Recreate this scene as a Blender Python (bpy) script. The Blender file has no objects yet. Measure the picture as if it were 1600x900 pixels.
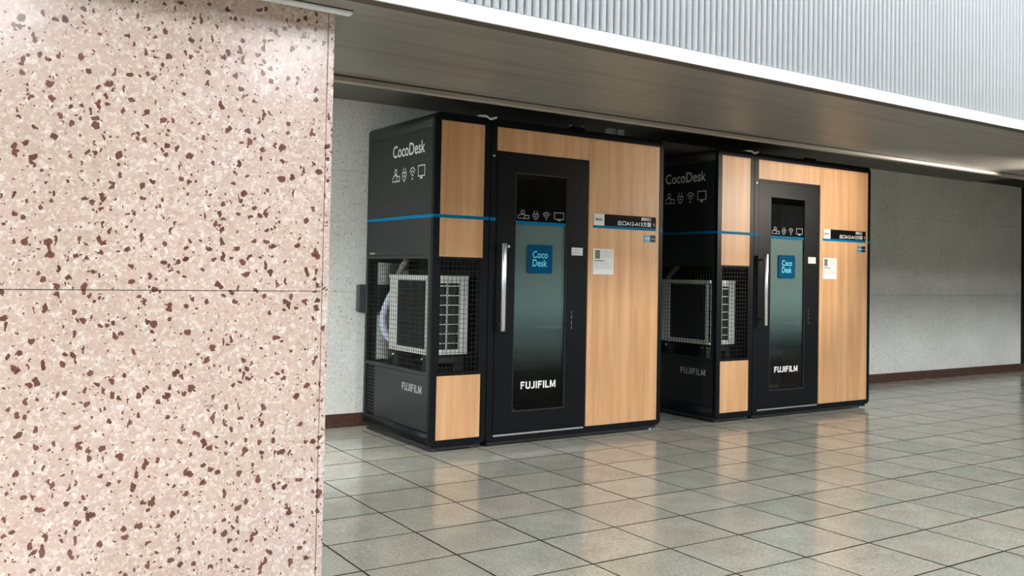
import bpy, bmesh, math, random
from mathutils import Matrix, Vector, Quaternion
random.seed(7)
sc = bpy.context.scene
col = sc.collection

# ------------------------------------------------------------------ camera
CAM = Vector((-2.7016, -4.8558, 1.11))
cam_d = bpy.data.cameras.new('camera')
cam = bpy.data.objects.new('camera', cam_d)
col.objects.link(cam)
fw = Vector((0.54992, 0.83481, 0.02594))
rt = Vector((0.83466, -0.55042, 0.01954))
up = Vector((-0.03059, -0.01091, 0.99947))
m = Matrix((rt, up, -fw)).transposed().to_4x4()
m.translation = CAM
cam.matrix_world = m
cam_d.sensor_width = 36
FPX = 1410.7
cam_d.lens = FPX / 1600 * 36
cam_d.shift_x = 0.01114
cam_d.shift_y = -0.0370
cam_d.clip_start = 0.05
sc.camera = cam

# ------------------------------------------------------------------ world, exposure
w = bpy.data.worlds.new('world')
sc.world = w
w.use_nodes = True
w.node_tree.nodes['Background'].inputs[0].default_value = (0.85, 0.92, 1.0, 1)
w.node_tree.nodes['Background'].inputs[1].default_value = 0.03
sc.view_settings.view_transform = 'Standard'
sc.view_settings.look = 'None'
sc.view_settings.gamma = 1
sc.view_settings.exposure = -0.08
sc.view_settings.use_curve_mapping = False
try:
    sc.cycles.use_denoising = True
    sc.cycles.max_bounces = 10
    sc.cycles.diffuse_bounces = 5
    sc.cycles.sample_clamp_indirect = 6
    sc.cycles.caustics_reflective = False
    sc.cycles.caustics_refractive = False
except Exception:
    pass
LAMP_E = 60.0         # radiance of the opal ceiling lamps of the hall
LAMP_FAR_E = 60.0
ADDED_SOFFIT_LAMP_E = 460    # lamp added in the passage left of the column
ADDED_SPOT_W = 300  # power of the spot added for the farther booth
LAMP_COL = (0.93, 0.97, 1.0)

# ------------------------------------------------------------------ helpers
def obj(name, bm, mats, parent=None, smooth=False):
    me = bpy.data.meshes.new(name)
    bmesh.ops.recalc_face_normals(bm, faces=bm.faces)
    bm.to_mesh(me); bm.free()
    if not isinstance(mats, (list, tuple)): mats = [mats]
    for x in mats: me.materials.append(x)
    if smooth:
        for p in me.polygons: p.use_smooth = True
    o = bpy.data.objects.new(name, me)
    col.objects.link(o)
    if parent: o.parent = parent
    return o

def tag(o, label=None, cat=None, group=None, kind=None):
    if label: o['label'] = label
    if cat: o['category'] = cat
    if group: o['group'] = group
    if kind: o['kind'] = kind
    return o

def empty(name, loc, label=None, cat=None, group=None, kind=None):
    o = bpy.data.objects.new(name, None)
    o.empty_display_size = 0.1
    col.objects.link(o); o.location = loc
    return tag(o, label, cat, group, kind)

def kids(o): return [c for c in bpy.data.objects if c.parent == o]

def copy_tree(o, parent=None):
    c = o.copy(); col.objects.link(c)
    if parent: c.parent = parent
    for ch in kids(o): copy_tree(ch, c)
    return c

def box(bm, x0, x1, y0, y1, z0, z1, bev=0, mi=0):
    vs = [bm.verts.new(p) for p in ((x0,y0,z0),(x1,y0,z0),(x1,y1,z0),(x0,y1,z0),(x0,y0,z1),(x1,y0,z1),(x1,y1,z1),(x0,y1,z1))]
    fs = [bm.faces.new([vs[i] for i in f]) for f in ((0,3,2,1),(4,5,6,7),(0,1,5,4),(1,2,6,5),(2,3,7,6),(3,0,4,7))]
    for f in fs: f.material_index = mi
    if bev:
        es = list({e for f in fs for e in f.edges})
        r = bmesh.ops.bevel(bm, geom=es, offset=bev, segments=1, affect='EDGES', profile=0.5)
        for f in r['faces']: f.material_index = mi
    return vs

def B(*a, **k):
    bm = bmesh.new(); box(bm, *a, **k); return bm

def lathe(bm, prof, n=20, mat=Matrix.Identity(4), cap=True, mi=0):
    """profile of (radius, height) turned about z, placed by mat"""
    rings = []
    for r, z in prof:
        rings.append([bm.verts.new(mat @ Vector((r*math.cos(2*math.pi*i/n), r*math.sin(2*math.pi*i/n), z))) for i in range(n)])
    for a, b in zip(rings, rings[1:]):
        for i in range(n):
            f = bm.faces.new((a[i], a[(i+1)%n], b[(i+1)%n], b[i])); f.smooth = True; f.material_index = mi
    if cap:
        for r in (rings[0][::-1], rings[-1]):
            f = bm.faces.new(r); f.material_index = mi

def tube(bm, pts, r, n=12, mi=0, cap=True, rf=None):
    pts = [Vector(p) for p in pts]
    q = []
    for i, p in enumerate(pts):
        t = (pts[min(i+1, len(pts)-1)] - pts[max(i-1, 0)]).normalized()
        q.append(t)
    a = q[0].orthogonal().normalized()
    rings = []
    for i, p in enumerate(pts):
        a = (a - q[i]*a.dot(q[i])).normalized()
        b = q[i].cross(a)
        rr = r if rf is None else rf(i)*r
        rings.append([bm.verts.new(p + rr*(math.cos(2*math.pi*k/n)*a + math.sin(2*math.pi*k/n)*b)) for k in range(n)])
    for A, C2 in zip(rings, rings[1:]):
        for i in range(n):
            f = bm.faces.new((A[i], A[(i+1)%n], C2[(i+1)%n], C2[i])); f.smooth = True; f.material_index = mi
    if cap:
        bm.faces.new(rings[0][::-1]); bm.faces.new(rings[-1])

def spline(ctrl, n=8):
    P = [Vector(c) for c in ctrl]
    P = [2*P[0]-P[1]] + P + [2*P[-1]-P[-2]]
    out = []
    for i in range(1, len(P)-2):
        for k in range(n):
            t = k/n
            out.append(0.5*((2*P[i]) + (P[i+1]-P[i-1])*t + (2*P[i-1]-5*P[i]+4*P[i+1]-P[i+2])*t*t + (3*P[i]-P[i-1]-3*P[i+1]+P[i+2])*t**3))
    out.append(P[-2])
    return out

def rrect(x0, x1, z0, z1, r, n=6):
    """rounded rectangle outline, starting bottom-left, counter-clockwise; lists per corner"""
    cs = []
    for cx, cz, a0 in ((x0+r, z0+r, math.pi), (x1-r, z0+r, 1.5*math.pi), (x1-r, z1-r, 0), (x0+r, z1-r, .5*math.pi)):
        cs.append([(cx+r*math.cos(a0+math.pi/2*i/n), cz+r*math.sin(a0+math.pi/2*i/n)) for i in range(n+1)])
    return cs

def frame_ring(bm, o, i, r, y0, y1):
    """front frame: rounded outer outline o, rectangular hole i, from y0 to y1"""
    cs = rrect(*o, r)
    inner = [(i[0], i[2]), (i[1], i[2]), (i[1], i[3]), (i[0], i[3])]
    for y, fl in ((y0, False), (y1, True)):
        O = [[bm.verts.new((p[0], y, p[1])) for p in c] for c in cs]
        I = [bm.verts.new((p[0], y, p[1])) for p in inner]
        for k in range(4):
            for a, b in zip(O[k], O[k][1:]):
                bm.faces.new((a, b, I[k]))
            bm.faces.new((O[k][-1], O[(k+1)%4][0], I[(k+1)%4], I[k]))
        if not fl: O0, I0 = O, I
    fo0 = [v for c in O0 for v in c]; fo1 = [v for c in O for v in c]
    n = len(fo0)
    for k in range(n):
        bm.faces.new((fo0[k], fo1[k], fo1[(k+1)%n], fo0[(k+1)%n]))
    for k in range(4):
        bm.faces.new((I0[k], I0[(k+1)%4], I[(k+1)%4], I[k]))

def profile_shell(bm, pts, y0, y1, t):
    """open polyline profile in xz given thickness t (inwards, towards left of travel), run along y"""
    P = [Vector((p[0], p[1])) for p in pts]
    N = []
    for i in range(len(P)):
        d = (P[min(i+1, len(P)-1)] - P[max(i-1, 0)]).normalized()
        N.append(Vector((-d.y, d.x)))
    Q = [p + n*t for p, n in zip(P, N)]
    def ring(y): return [bm.verts.new((p.x, y, p.y)) for p in P], [bm.verts.new((p.x, y, p.y)) for p in Q]
    a, b = ring(y0); c, d = ring(y1)
    for k in range(len(P)-1):
        f = bm.faces.new((a[k], a[k+1], c[k+1], c[k])); f.smooth = True
        f = bm.faces.new((b[k], d[k], d[k+1], b[k+1])); f.smooth = True
        bm.faces.new((a[k], b[k], b[k+1], a[k+1])); bm.faces.new((c[k], c[k+1], d[k+1], d[k]))
    for k in (0, len(P)-1): bm.faces.new((a[k], c[k], d[k], b[k]))

def ribbon(bm, pts, wd, closed=False, T=None, th=0.0006):
    """flat stroke of width wd through 2d points, T maps (u,v,depth) to 3d"""
    P = [Vector(p) for p in pts]; n = len(P)
    L, R = [], []
    for i in range(n):
        if closed: a, b = P[i-1], P[(i+1)%n]
        else: a, b = P[max(i-1, 0)], P[min(i+1, n-1)]
        d1 = (P[i]-a).normalized() if (P[i]-a).length > 1e-9 else (b-P[i]).normalized()
        d2 = (b-P[i]).normalized() if (b-P[i]).length > 1e-9 else d1
        d = (d1+d2)
        d = d.normalized() if d.length > 1e-6 else d1
        nn = Vector((-d.y, d.x))
        k = 1/max(0.5, abs(nn.dot(Vector((-d1.y, d1.x)))))
        L.append(P[i]+nn*wd/2*k); R.append(P[i]-nn*wd/2*k)
    vl = [bm.verts.new(T(p.x, p.y, th)) for p in L]; vr = [bm.verts.new(T(p.x, p.y, th)) for p in R]
    for i in range(n if closed else n-1):
        j = (i+1) % n
        bm.faces.new((vl[i], vr[i], vr[j], vl[j]))

def disc(bm, c, r, T, n=14, th=0.0006):
    bm.faces.new([bm.verts.new(T(c[0]+r*math.cos(2*math.pi*i/n), c[1]+r*math.sin(2*math.pi*i/n), th)) for i in range(n)])

def arc(c, r, a0, a1, n=10, ry=None):
    ry = ry or r
    return [(c[0]+r*math.cos(math.radians(a0+(a1-a0)*i/n)), c[1]+ry*math.sin(math.radians(a0+(a1-a0)*i/n))) for i in range(n+1)]

def front(y):   # plane facing -Y
    return lambda u, v, d: Vector((u, y-d, v))
def side(x):    # plane facing -X; u runs to the viewer's right
    return lambda u, v, d: Vector((x-d, -u, v))

def text(name, s, u0, u1, v0, v1, T, mat, parent, bold=0.0, th=0.0008):
    cu = bpy.data.curves.new('text', 'FONT')
    cu.body = s; cu.offset = bold; cu.resolution_u = 4
    t = bpy.data.objects.new('text', cu)
    col.objects.link(t)
    bpy.context.view_layer.update()
    dg = bpy.context.evaluated_depsgraph_get()
    me = bpy.data.meshes.new_from_object(t.evaluated_get(dg))
    bpy.data.objects.remove(t); bpy.data.curves.remove(cu)
    xs = [v.co.x for v in me.vertices]; ys = [v.co.y for v in me.vertices]
    ax, bx, ay, by = min(xs), max(xs), min(ys), max(ys)
    for v in me.vertices:
        u = u0 + (v.co.x-ax)/(bx-ax)*(u1-u0); q = v0 + (v.co.y-ay)/(by-ay)*(v1-v0)
        v.co = T(u, q, th)
    me.name = name; me.materials.clear(); me.materials.append(mat)
    o = bpy.data.objects.new(name, me); col.objects.link(o); o.parent = parent
    return o

HEAVY = {'F': (.62, [[(.1, 0), (.1, 1)], [(.1, .9), (.60, .9)], [(.1, .52), (.52, .52)]]),
         'U': (.74, [[(.1, 1), (.1, .26), (.16, .14), (.26, .1), (.48, .1), (.58, .14), (.64, .26), (.64, 1)]]),
         'J': (.52, [[(.40, 1), (.40, .26), (.34, .14), (.24, .1), (.0, .1)]]),
         'I': (.22, [[(.11, 0), (.11, 1)]]),
         'L': (.58, [[(.1, 1), (.1, 0)], [(.1, .1), (.58, .1)]]),
         'M': (.90, [[(.1, 0), (.1, 1)], [(.14, .98), (.45, .10)], [(.76, .98), (.45, .10)], [(.80, 0), (.80, 1)]])}
def heavy_text(name, s, u0, u1, v0, v1, T, mat, parent):
    """heavy sans lettering drawn as strokes"""
    tot = sum(HEAVY[c][0] for c in s) + .14*(len(s)-1)
    k = (u1-u0)/tot; h = v1-v0; x = 0; bm = bmesh.new()
    for c in s:
        wd, st = HEAVY[c]
        for l in st: ribbon(bm, [(u0+(x+a)*k, v0+b*h) for a, b in l], .19*k if c != 'M' or len(l) != 2 or abs(l[0][0]-l[1][0]) < .01 else .17*k, False, T)
        x += wd+.14
    return obj(name, bm, mat, parent)

# ------------------------------------------------------------------ materials
def newmat(name):
    mt = bpy.data.materials.new(name); mt.use_nodes = True
    nt = mt.node_tree
    return mt, nt, nt.nodes['Principled BSDF']

def N(nt, t, **k):
    n = nt.nodes.new(t)
    for a, b in k.items():
        if a in n.inputs.keys(): n.inputs[a].default_value = b
        else: setattr(n, a, b)
    return n

def plain(name, c, rough=.5, metal=0, spec=.5, bump=0, bscale=200):
    mt, nt, b = newmat(name)
    b.inputs['Base Color'].default_value = (*c, 1)
    b.inputs['Roughness'].default_value = rough
    b.inputs['Metallic'].default_value = metal
    b.inputs['Specular IOR Level'].default_value = spec
    tc = N(nt, 'ShaderNodeTexCoord')
    nz = N(nt, 'ShaderNodeTexNoise', Scale=bscale, Detail=3.0)
    nt.links.new(tc.outputs['Object'], nz.inputs['Vector'])
    mx = N(nt, 'ShaderNodeMix', data_type='RGBA'); mx.inputs[6].default_value = (*[x*.88 for x in c], 1); mx.inputs[7].default_value = (*[min(1, x*1.08) for x in c], 1)
    nt.links.new(nz.outputs['Fac'], mx.inputs[0]); nt.links.new(mx.outputs[2], b.inputs['Base Color'])
    if bump:
        bp = N(nt, 'ShaderNodeBump', Strength=bump, Distance=.001)
        nt.links.new(nz.outputs['Fac'], bp.inputs['Height']); nt.links.new(bp.outputs[0], b.inputs['Normal'])
    return mt

def ramp(nt, src, stops):
    r = nt.nodes.new('ShaderNodeValToRGB')
    el = r.color_ramp.elements
    el[0].position, el[0].color = stops[0][0], (*stops[0][1], 1)
    el[1].position, el[1].color = stops[-1][0], (*stops[-1][1], 1)
    for p, c in stops[1:-1]:
        e = el.new(p); e.color = (*c, 1)
    nt.links.new(src, r.inputs[0])
    return r

def mapped(nt, scale, rot=(0,0,0), loc=(0,0,0), coord='Object'):
    tc = N(nt, 'ShaderNodeTexCoord'); mp = N(nt, 'ShaderNodeMapping')
    mp.inputs['Scale'].default_value = scale; mp.inputs['Rotation'].default_value = rot; mp.inputs['Location'].default_value = loc
    nt.links.new(tc.outputs[coord], mp.inputs['Vector'])
    return mp.outputs[0]

def mixc(nt, fac, a, b, mode='MIX'):
    mx = N(nt, 'ShaderNodeMix', data_type='RGBA', blend_type=mode)
    for i, x in ((0, fac), (6, a), (7, b)):
        if isinstance(x, bpy.types.NodeSocket): nt.links.new(x, mx.inputs[i])
        elif i == 0: mx.inputs[0].default_value = x
        else: mx.inputs[i].default_value = (*x, 1)
    return mx.outputs[2]

def math_(nt, op, a, b=0.0, c=None):
    n = N(nt, 'ShaderNodeMath', operation=op)
    for i, x in enumerate((a, b) if c is None else (a, b, c)):
        if isinstance(x, bpy.types.NodeSocket): nt.links.new(x, n.inputs[i])
        else: n.inputs[i].default_value = x
    return n.outputs[0]

def wood_mat(name, c1, c2, c3, rough=.45, vertical=True):
    mt, nt, b = newmat(name)
    s = (1, 1, .05) if vertical else (.05, 1, 1)
    v = mapped(nt, s)
    n1 = N(nt, 'ShaderNodeTexNoise', Scale=16.0, Detail=3.0, Distortion=.3); nt.links.new(v, n1.inputs['Vector'])
    n2 = N(nt, 'ShaderNodeTexNoise', Scale=110.0, Detail=5.0, Roughness=.7); nt.links.new(v, n2.inputs['Vector'])
    r1 = ramp(nt, n1.outputs['Fac'], [(.3, c1), (.5, c2), (.72, c3)])
    r2 = ramp(nt, n2.outputs['Fac'], [(.3, (.8,)*3), (.62, (1.05,)*3)])
    c = mixc(nt, .55, r1.outputs[0], r2.outputs[0], 'MULTIPLY')
    nt.links.new(c, b.inputs['Base Color'])
    b.inputs['Roughness'].default_value = rough
    b.inputs['Specular IOR Level'].default_value = .35
    bp = N(nt, 'ShaderNodeBump', Strength=.12, Distance=.0006); nt.links.new(n2.outputs['Fac'], bp.inputs['Height']); nt.links.new(bp.outputs[0], b.inputs['Normal'])
    return mt

def terrazzo(name, base, base2, white, chip, chip2, sc_big=44., thr=.47, keep=.55, sc_small=84., rough=.14, chips_small=.26):
    mt, nt, b = newmat(name)
    v = mapped(nt, (1, 1, 1))
    dn = N(nt, 'ShaderNodeTexNoise', Scale=45.0, Detail=3.0); nt.links.new(v, dn.inputs['Vector'])
    add = N(nt, 'ShaderNodeVectorMath', operation='MULTIPLY_ADD')
    nt.links.new(dn.outputs['Color'], add.inputs[0]); add.inputs[1].default_value = (.03,)*3; nt.links.new(v, add.inputs[2])
    dv = add.outputs[0]
    # mottled ground of small pale stones
    vb = N(nt, 'ShaderNodeTexVoronoi', Scale=150.0); nt.links.new(dv, vb.inputs['Vector'])
    sb = N(nt, 'ShaderNodeSeparateColor'); nt.links.new(vb.outputs['Color'], sb.inputs[0])
    g = ramp(nt, sb.outputs[0], [(0, base2), (.45, base), (.8, base), (.9, white), (1, white)])
    vb2 = N(nt, 'ShaderNodeTexVoronoi', Scale=70.0); nt.links.new(dv, vb2.inputs['Vector'])
    sb2 = N(nt, 'ShaderNodeSeparateColor'); nt.links.new(vb2.outputs['Color'], sb2.inputs[0])
    g2 = ramp(nt, sb2.outputs[1], [(0, base2), (.35, base), (.8, base), (.9, white), (1, white)])
    c = mixc(nt, .45, g.outputs[0], g2.outputs[0])
    big = N(nt, 'ShaderNodeTexNoise', Scale=3.0, Detail=2.0); nt.links.new(v, big.inputs['Vector'])
    rb = ramp(nt, big.outputs['Fac'], [(.3, (.93, .92, .9)), (.7, (1.03, 1.02, 1.02))])
    c = mixc(nt, 1.0, c, rb.outputs[0], 'MULTIPLY')
    # chips: two sizes
    for scl, th, kp, st in ((sc_big, thr, keep, (1, 1, 1)), (sc_small, chips_small*1.6, .55, (1, 1, 1)), (sc_big*1.15, thr*.85, .45, (1, 1, .42))):
        vo = N(nt, 'ShaderNodeTexVoronoi', Scale=scl)
        if st[2] != 1:
            mp = N(nt, 'ShaderNodeMapping'); mp.inputs['Rotation'].default_value = (.6, .9, .4); mp.inputs['Scale'].default_value = st
            nt.links.new(dv, mp.inputs['Vector']); nt.links.new(mp.outputs[0], vo.inputs['Vector'])
        else: nt.links.new(dv, vo.inputs['Vector'])
        se = N(nt, 'ShaderNodeSeparateColor'); nt.links.new(vo.outputs['Color'], se.inputs[0])
        size = math_(nt, 'MULTIPLY', math_(nt, 'POWER', se.outputs[1], 2.0), th)     # each chip has its own size
        m1 = math_(nt, 'LESS_THAN', vo.outputs['Distance'], size)
        m2 = math_(nt, 'LESS_THAN', se.outputs[0], kp)
        m3 = math_(nt, 'MULTIPLY', m1, m2)
        cc = ramp(nt, se.outputs[2], [(0, chip), (.6, chip2), (1, chip)])
        c = mixc(nt, math_(nt, 'MULTIPLY', m3, .93), c, cc.outputs[0])
    nt.links.new(c, b.inputs['Base Color'])
    rn = N(nt, 'ShaderNodeTexNoise', Scale=14.0, Detail=4.0); nt.links.new(v, rn.inputs['Vector'])
    rr = N(nt, 'ShaderNodeMapRange'); rr.inputs['To Min'].default_value = rough*.8; rr.inputs['To Max'].default_value = rough*1.35
    nt.links.new(rn.outputs['Fac'], rr.inputs[0]); nt.links.new(rr.outputs[0], b.inputs['Roughness'])
    b.inputs['Specular IOR Level'].default_value = .26
    return mt

def tile_mat():
    mt, nt, b = newmat('floor_tile_stone')
    v = mapped(nt, (1, 1, 1))
    oi = N(nt, 'ShaderNodeObjectInfo')
    t = ramp(nt, oi.outputs['Random'], [(0, (.375, .372, .325)), (.4, (.415, .405, .355)), (.75, (.435, .41, .355)), (1, (.355, .355, .315))])
    ad = N(nt, 'ShaderNodeVectorMath', operation='ADD'); nt.links.new(v, ad.inputs[0])
    cb = N(nt, 'ShaderNodeCombineXYZ'); nt.links.new(math_(nt, 'MULTIPLY', oi.outputs['Random'], 37.0), cb.inputs[2]); nt.links.new(cb.outputs[0], ad.inputs[1])
    va = ad.outputs[0]
    n1 = N(nt, 'ShaderNodeTexNoise', Scale=6.0, Detail=4.0); nt.links.new(va, n1.inputs['Vector'])
    n2 = N(nt, 'ShaderNodeTexNoise', Scale=95.0, Detail=3.0, Roughness=.7); nt.links.new(va, n2.inputs['Vector'])
    n3 = N(nt, 'ShaderNodeTexNoise', Scale=2.3, Detail=2.0); nt.links.new(va, n3.inputs['Vector'])
    r1 = N(nt, 'ShaderNodeMapRange'); r1.inputs['From Min'].default_value = .25; r1.inputs['From Max'].default_value = .75; r1.inputs['To Min'].default_value = .80; r1.inputs['To Max'].default_value = 1.14
    nt.links.new(n1.outputs['Fac'], r1.inputs[0])
    r2 = ramp(nt, n2.outputs['Fac'], [(.33, (.55, .56, .52)), (.5, (1, 1, 1)), (.68, (1.35, 1.35, 1.32))])
    r3 = ramp(nt, n3.outputs['Fac'], [(.35, (.98, 1.0, .97)), (.65, (1.03, .99, .96))])
    c = mixc(nt, .8, t.outputs[0], r1.outputs[0], 'MULTIPLY')
    c = mixc(nt, .65, c, r2.outputs[0], 'MULTIPLY')
    c = mixc(nt, 1.0, c, r3.outputs[0], 'MULTIPLY')
    nt.links.new(c, b.inputs['Base Color'])
    rr = N(nt, 'ShaderNodeMapRange'); rr.inputs['To Min'].default_value = .12; rr.inputs['To Max'].default_value = .19
    nt.links.new(n3.outputs['Fac'], rr.inputs[0]); nt.links.new(rr.outputs[0], b.inputs['Roughness'])
    b.inputs['Specular IOR Level'].default_value = .65
    bp = N(nt, 'ShaderNodeBump', Strength=.18, Distance=.0006); nt.links.new(n2.outputs['Fac'], bp.inputs['Height']); nt.links.new(bp.outputs[0], b.inputs['Normal'])
    return mt

def glass_mat(name, tint=(.88, .91, .90)):
    mt, nt, b = newmat(name); nt.nodes.remove(b)
    out = nt.nodes['Material Output']
    tr = N(nt, 'ShaderNodeBsdfTransparent'); tr.inputs[0].default_value = (*tint, 1)
    gl = N(nt, 'ShaderNodeBsdfGlossy'); gl.inputs['Roughness'].default_value = .02
    fr = N(nt, 'ShaderNodeFresnel', IOR=1.36); mx = N(nt, 'ShaderNodeMixShader')
    ge = N(nt, 'ShaderNodeNewGeometry')
    nt.links.new(math_(nt, 'MULTIPLY', fr.outputs[0], math_(nt, 'SUBTRACT', 1.0, ge.outputs['Backfacing'])), mx.inputs[0]); nt.links.new(tr.outputs[0], mx.inputs[1]); nt.links.new(gl.outputs[0], mx.inputs[2])
    nt.links.new(mx.outputs[0], out.inputs[0])
    return mt

def film_mat():
    """frosted privacy print: dense from the blue stripe down to knee height, fading out to clear glass"""
    mt, nt, b = newmat('frosted_film'); out = nt.nodes['Material Output']
    b.inputs['Base Color'].default_value = (.12, .185, .18, 1); b.inputs['Roughness'].default_value = .5
    tc = N(nt, 'ShaderNodeTexCoord'); sp = N(nt, 'ShaderNodeSeparateXYZ'); nt.links.new(tc.outputs['Object'], sp.inputs[0])
    mr = N(nt, 'ShaderNodeMapRange', interpolation_type='SMOOTHSTEP'); mr.inputs['From Min'].default_value = .42; mr.inputs['From Max'].default_value = 1.0
    mr.inputs['To Max'].default_value = .92
    nt.links.new(sp.outputs['Z'], mr.inputs[0])
    tr = N(nt, 'ShaderNodeBsdfTransparent'); mx = N(nt, 'ShaderNodeMixShader')
    nt.links.new(mr.outputs[0], mx.inputs[0]); nt.links.new(tr.outputs[0], mx.inputs[1]); nt.links.new(b.outputs[0], mx.inputs[2])
    nt.links.new(mx.outputs[0], out.inputs[0])
    return mt

M = dict(
    frame=plain('dark_powder_coat', (.0038, .0048, .0062), .42, 0, .10, .1, 900),
    side=plain('dark_grey_panel', (.0145, .0172, .0180), .40, 0, .22, .05, 900),
    inner=plain('black_interior', (.008, .008, .008), .7),
    wood=wood_mat('light_oak_laminate', (.455, .238, .105), (.54, .300, .142), (.60, .352, .182)),
    blue=plain('blue_stripe', (.0, .135, .29), .5, 0, .04),
    logo=plain('logo_blue', (.0, .060, .14), .5, 0, .03),
    cyan=plain('cyan_print', (.10, .62, .78), .5),
    white=plain('white_print', (.80, .82, .82), .5),
    grey=plain('grey_print', (.30, .32, .32), .5),
    steel=plain('brushed_steel', (.62, .63, .65), .28, 1.0),
    alu=plain('aluminium', (.60, .61, .62), .35, 1.0),
    galv=plain('unit_cream_steel', (.62, .65, .60), .42, 0, .5),
    fin=plain('coil_fins', (.035, .038, .038), .55, .3),
    wire=plain('dark_wire', (.007, .007, .007), .55, 0, .2),
    rubber=plain('black_rubber', (.012, .012, .012), .7),
    tape=plain('white_pipe_tape', (.62, .68, .78), .5, 0, .4, .4, 60),
    pipe=plain('grey_pipe_cover', (.22, .24, .24), .55, 0, .4, .4, 60),
    paper=plain('white_paper', (.66, .68, .68), .6),
    ink=plain('dark_ink', (.06, .06, .06), .6),
    ink2=plain('grey_ink', (.33, .34, .34), .6),
    black=plain('black_plate', (.002, .002, .0025), .45, 0, .04),
    navy=plain('navy_print', (.003, .005, .03), .4, 0, .15),
    sky=plain('light_blue_print', (.01, .23, .42), .4),
    picture=plain('printed_picture', (.12, .13, .09), .6, 0, .4, 0, 60),
    column=terrazzo('pink_terrazzo', (.47, .368, .325), (.385, .280, .238), (.64, .585, .55), (.060, .016, .012), (.115, .036, .026)),
    wall=terrazzo('grey_terrazzo', (.64, .655, .61), (.56, .56, .52), (.74, .76, .71), (.34, .27, .20), (.42, .39, .32), sc_big=60., thr=.36, keep=.5, sc_small=110., rough=.3, chips_small=.18),
    base=terrazzo('brown_granite', (.072, .035, .026), (.045, .022, .016), (.11, .06, .045), (.02, .01, .01), (.03, .02, .015), rough=.3),
    tile=tile_mat(),
    grout=plain('dark_brown_grout', (.022, .014, .009), .9, 0, .1),
    soffit=wood_mat('greyed_soffit_panel', (.160, .148, .132), (.205, .193, .174), (.225, .213, .195), .38, False),
    soffit_edge=plain('brown_grey_edge', (.075, .058, .042), .6, 0, .2),
    gap=plain('flute_backing', (.10, .095, .10), .6),
    groove=plain('reddish_groove', (.05, .025, .018), .7),
    mould=wood_mat('pale_moulding', (.27, .25, .21), (.32, .29, .245), (.36, .32, .28), .45, False),
    plank=plain('dark_ceiling_plank', (.12, .118, .10), .6),
    fascia=plain('satin_white_metal', (.80, .86, .92), .42, 0, .6),
    flute=plain('satin_flute', (.74, .79, .86), .25, .35, .6),
    duct=plain('dark_grey_duct', (.05, .055, .055), .5),
    hall=plain('hall_plaster', (.42, .42, .41), .7),
    hall_dark=plain('hall_wall_stone', (.14, .135, .125), .6),
    seat=plain('black_upholstery', (.008, .008, .009), .9, 0, .1),
    desk=plain('grey_desk_top', (.035, .035, .035), .6),
    glass=glass_mat('door_glass'),
    film=film_mat(),
)

# ------------------------------------------------------------------ floor
TX, TY, TH, TA, TB = -1.2245, .6989, -.0127, .4016, .3534
floor = tag(obj('floor', B(-9, 13, -17, 1.16, -.12, -.003), M['grout']), 'floor of speckled grey-green stone tiles with dark joints', None, None, 'structure')
def tile_bm(x, y, bm, dz=0):
    g, bv, t = .0034, .0008, .012
    a, b = TA/2-g, TB/2-g
    c, s = math.cos(TH), math.sin(TH)
    def V(u, v, z): return bm.verts.new((x+u*c-v*s, y+u*s+v*c, z+dz))
    top = [V(p*(a-bv), q*(b-bv), 0) for p, q in ((-1,-1),(1,-1),(1,1),(-1,1))]
    mid = [V(p*a, q*b, -bv) for p, q in ((-1,-1),(1,-1),(1,1),(-1,1))]
    bot = [V(p*a, q*b, -t) for p, q in ((-1,-1),(1,-1),(1,1),(-1,1))]
    bm.faces.new(top)
    for A, C in ((mid, top), (bot, mid)):
        for k in range(4): bm.faces.new((A[k], A[(k+1)%4], C[(k+1)%4], C[k])).material_index = 1
def seen(p):
    v = Vector(p)-CAM; z = v.dot(fw)
    if z < .3: return None
    x = 782.2+FPX*v.dot(rt)/z; y = 390.8-FPX*v.dot(up)/z
    return z if -60 < x < 1660 and -60 < y < 1000 else None
cands = []
for i in range(-14, 26):
    for j in range(-1, 24):
        a, b = (i+.5)*TA, -(j-.5)*TB
        x = TX+a*math.cos(TH)-b*math.sin(TH); y = TY+a*math.sin(TH)+b*math.cos(TH)
        if y > .93 or y < -7.5 or x < -5.5: continue
        cands.append((seen((x, y, 0)), x, y))
vis = sorted([c for c in cands if c[0]])[:300]
tm = bmesh.new(); tile_bm(0, 0, tm)
t0 = obj('tile', tm, [M['tile'], M['grout']], floor); tme = t0.data
first = True
for d_, x, y in vis:
    if first: o = t0; first = False
    else:
        o = bpy.data.objects.new('tile', tme); col.objects.link(o); o.parent = floor
    o.location = (x, y, random.uniform(-.0004, .0004))
    o.rotation_euler = (random.gauss(0, .0007), random.gauss(0, .0007), random.choice((0, math.pi)))
bm = bmesh.new()
vs_ = {(c[1], c[2]) for c in vis}
for d_, x, y in cands:
    if (x, y) not in vs_: tile_bm(x, y, bm, random.uniform(-.0004, .0004))
o = obj('distant_tiles', bm, [M['tile'], M['grout']], floor); o['kind'] = 'stuff'
# last, cut row of tiles along the wall
bm = bmesh.new()
box(bm, -6, 10, .93, 1.14, -.012, -.0002)
obj('edge_course', bm, M['tile'], floor)

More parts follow.
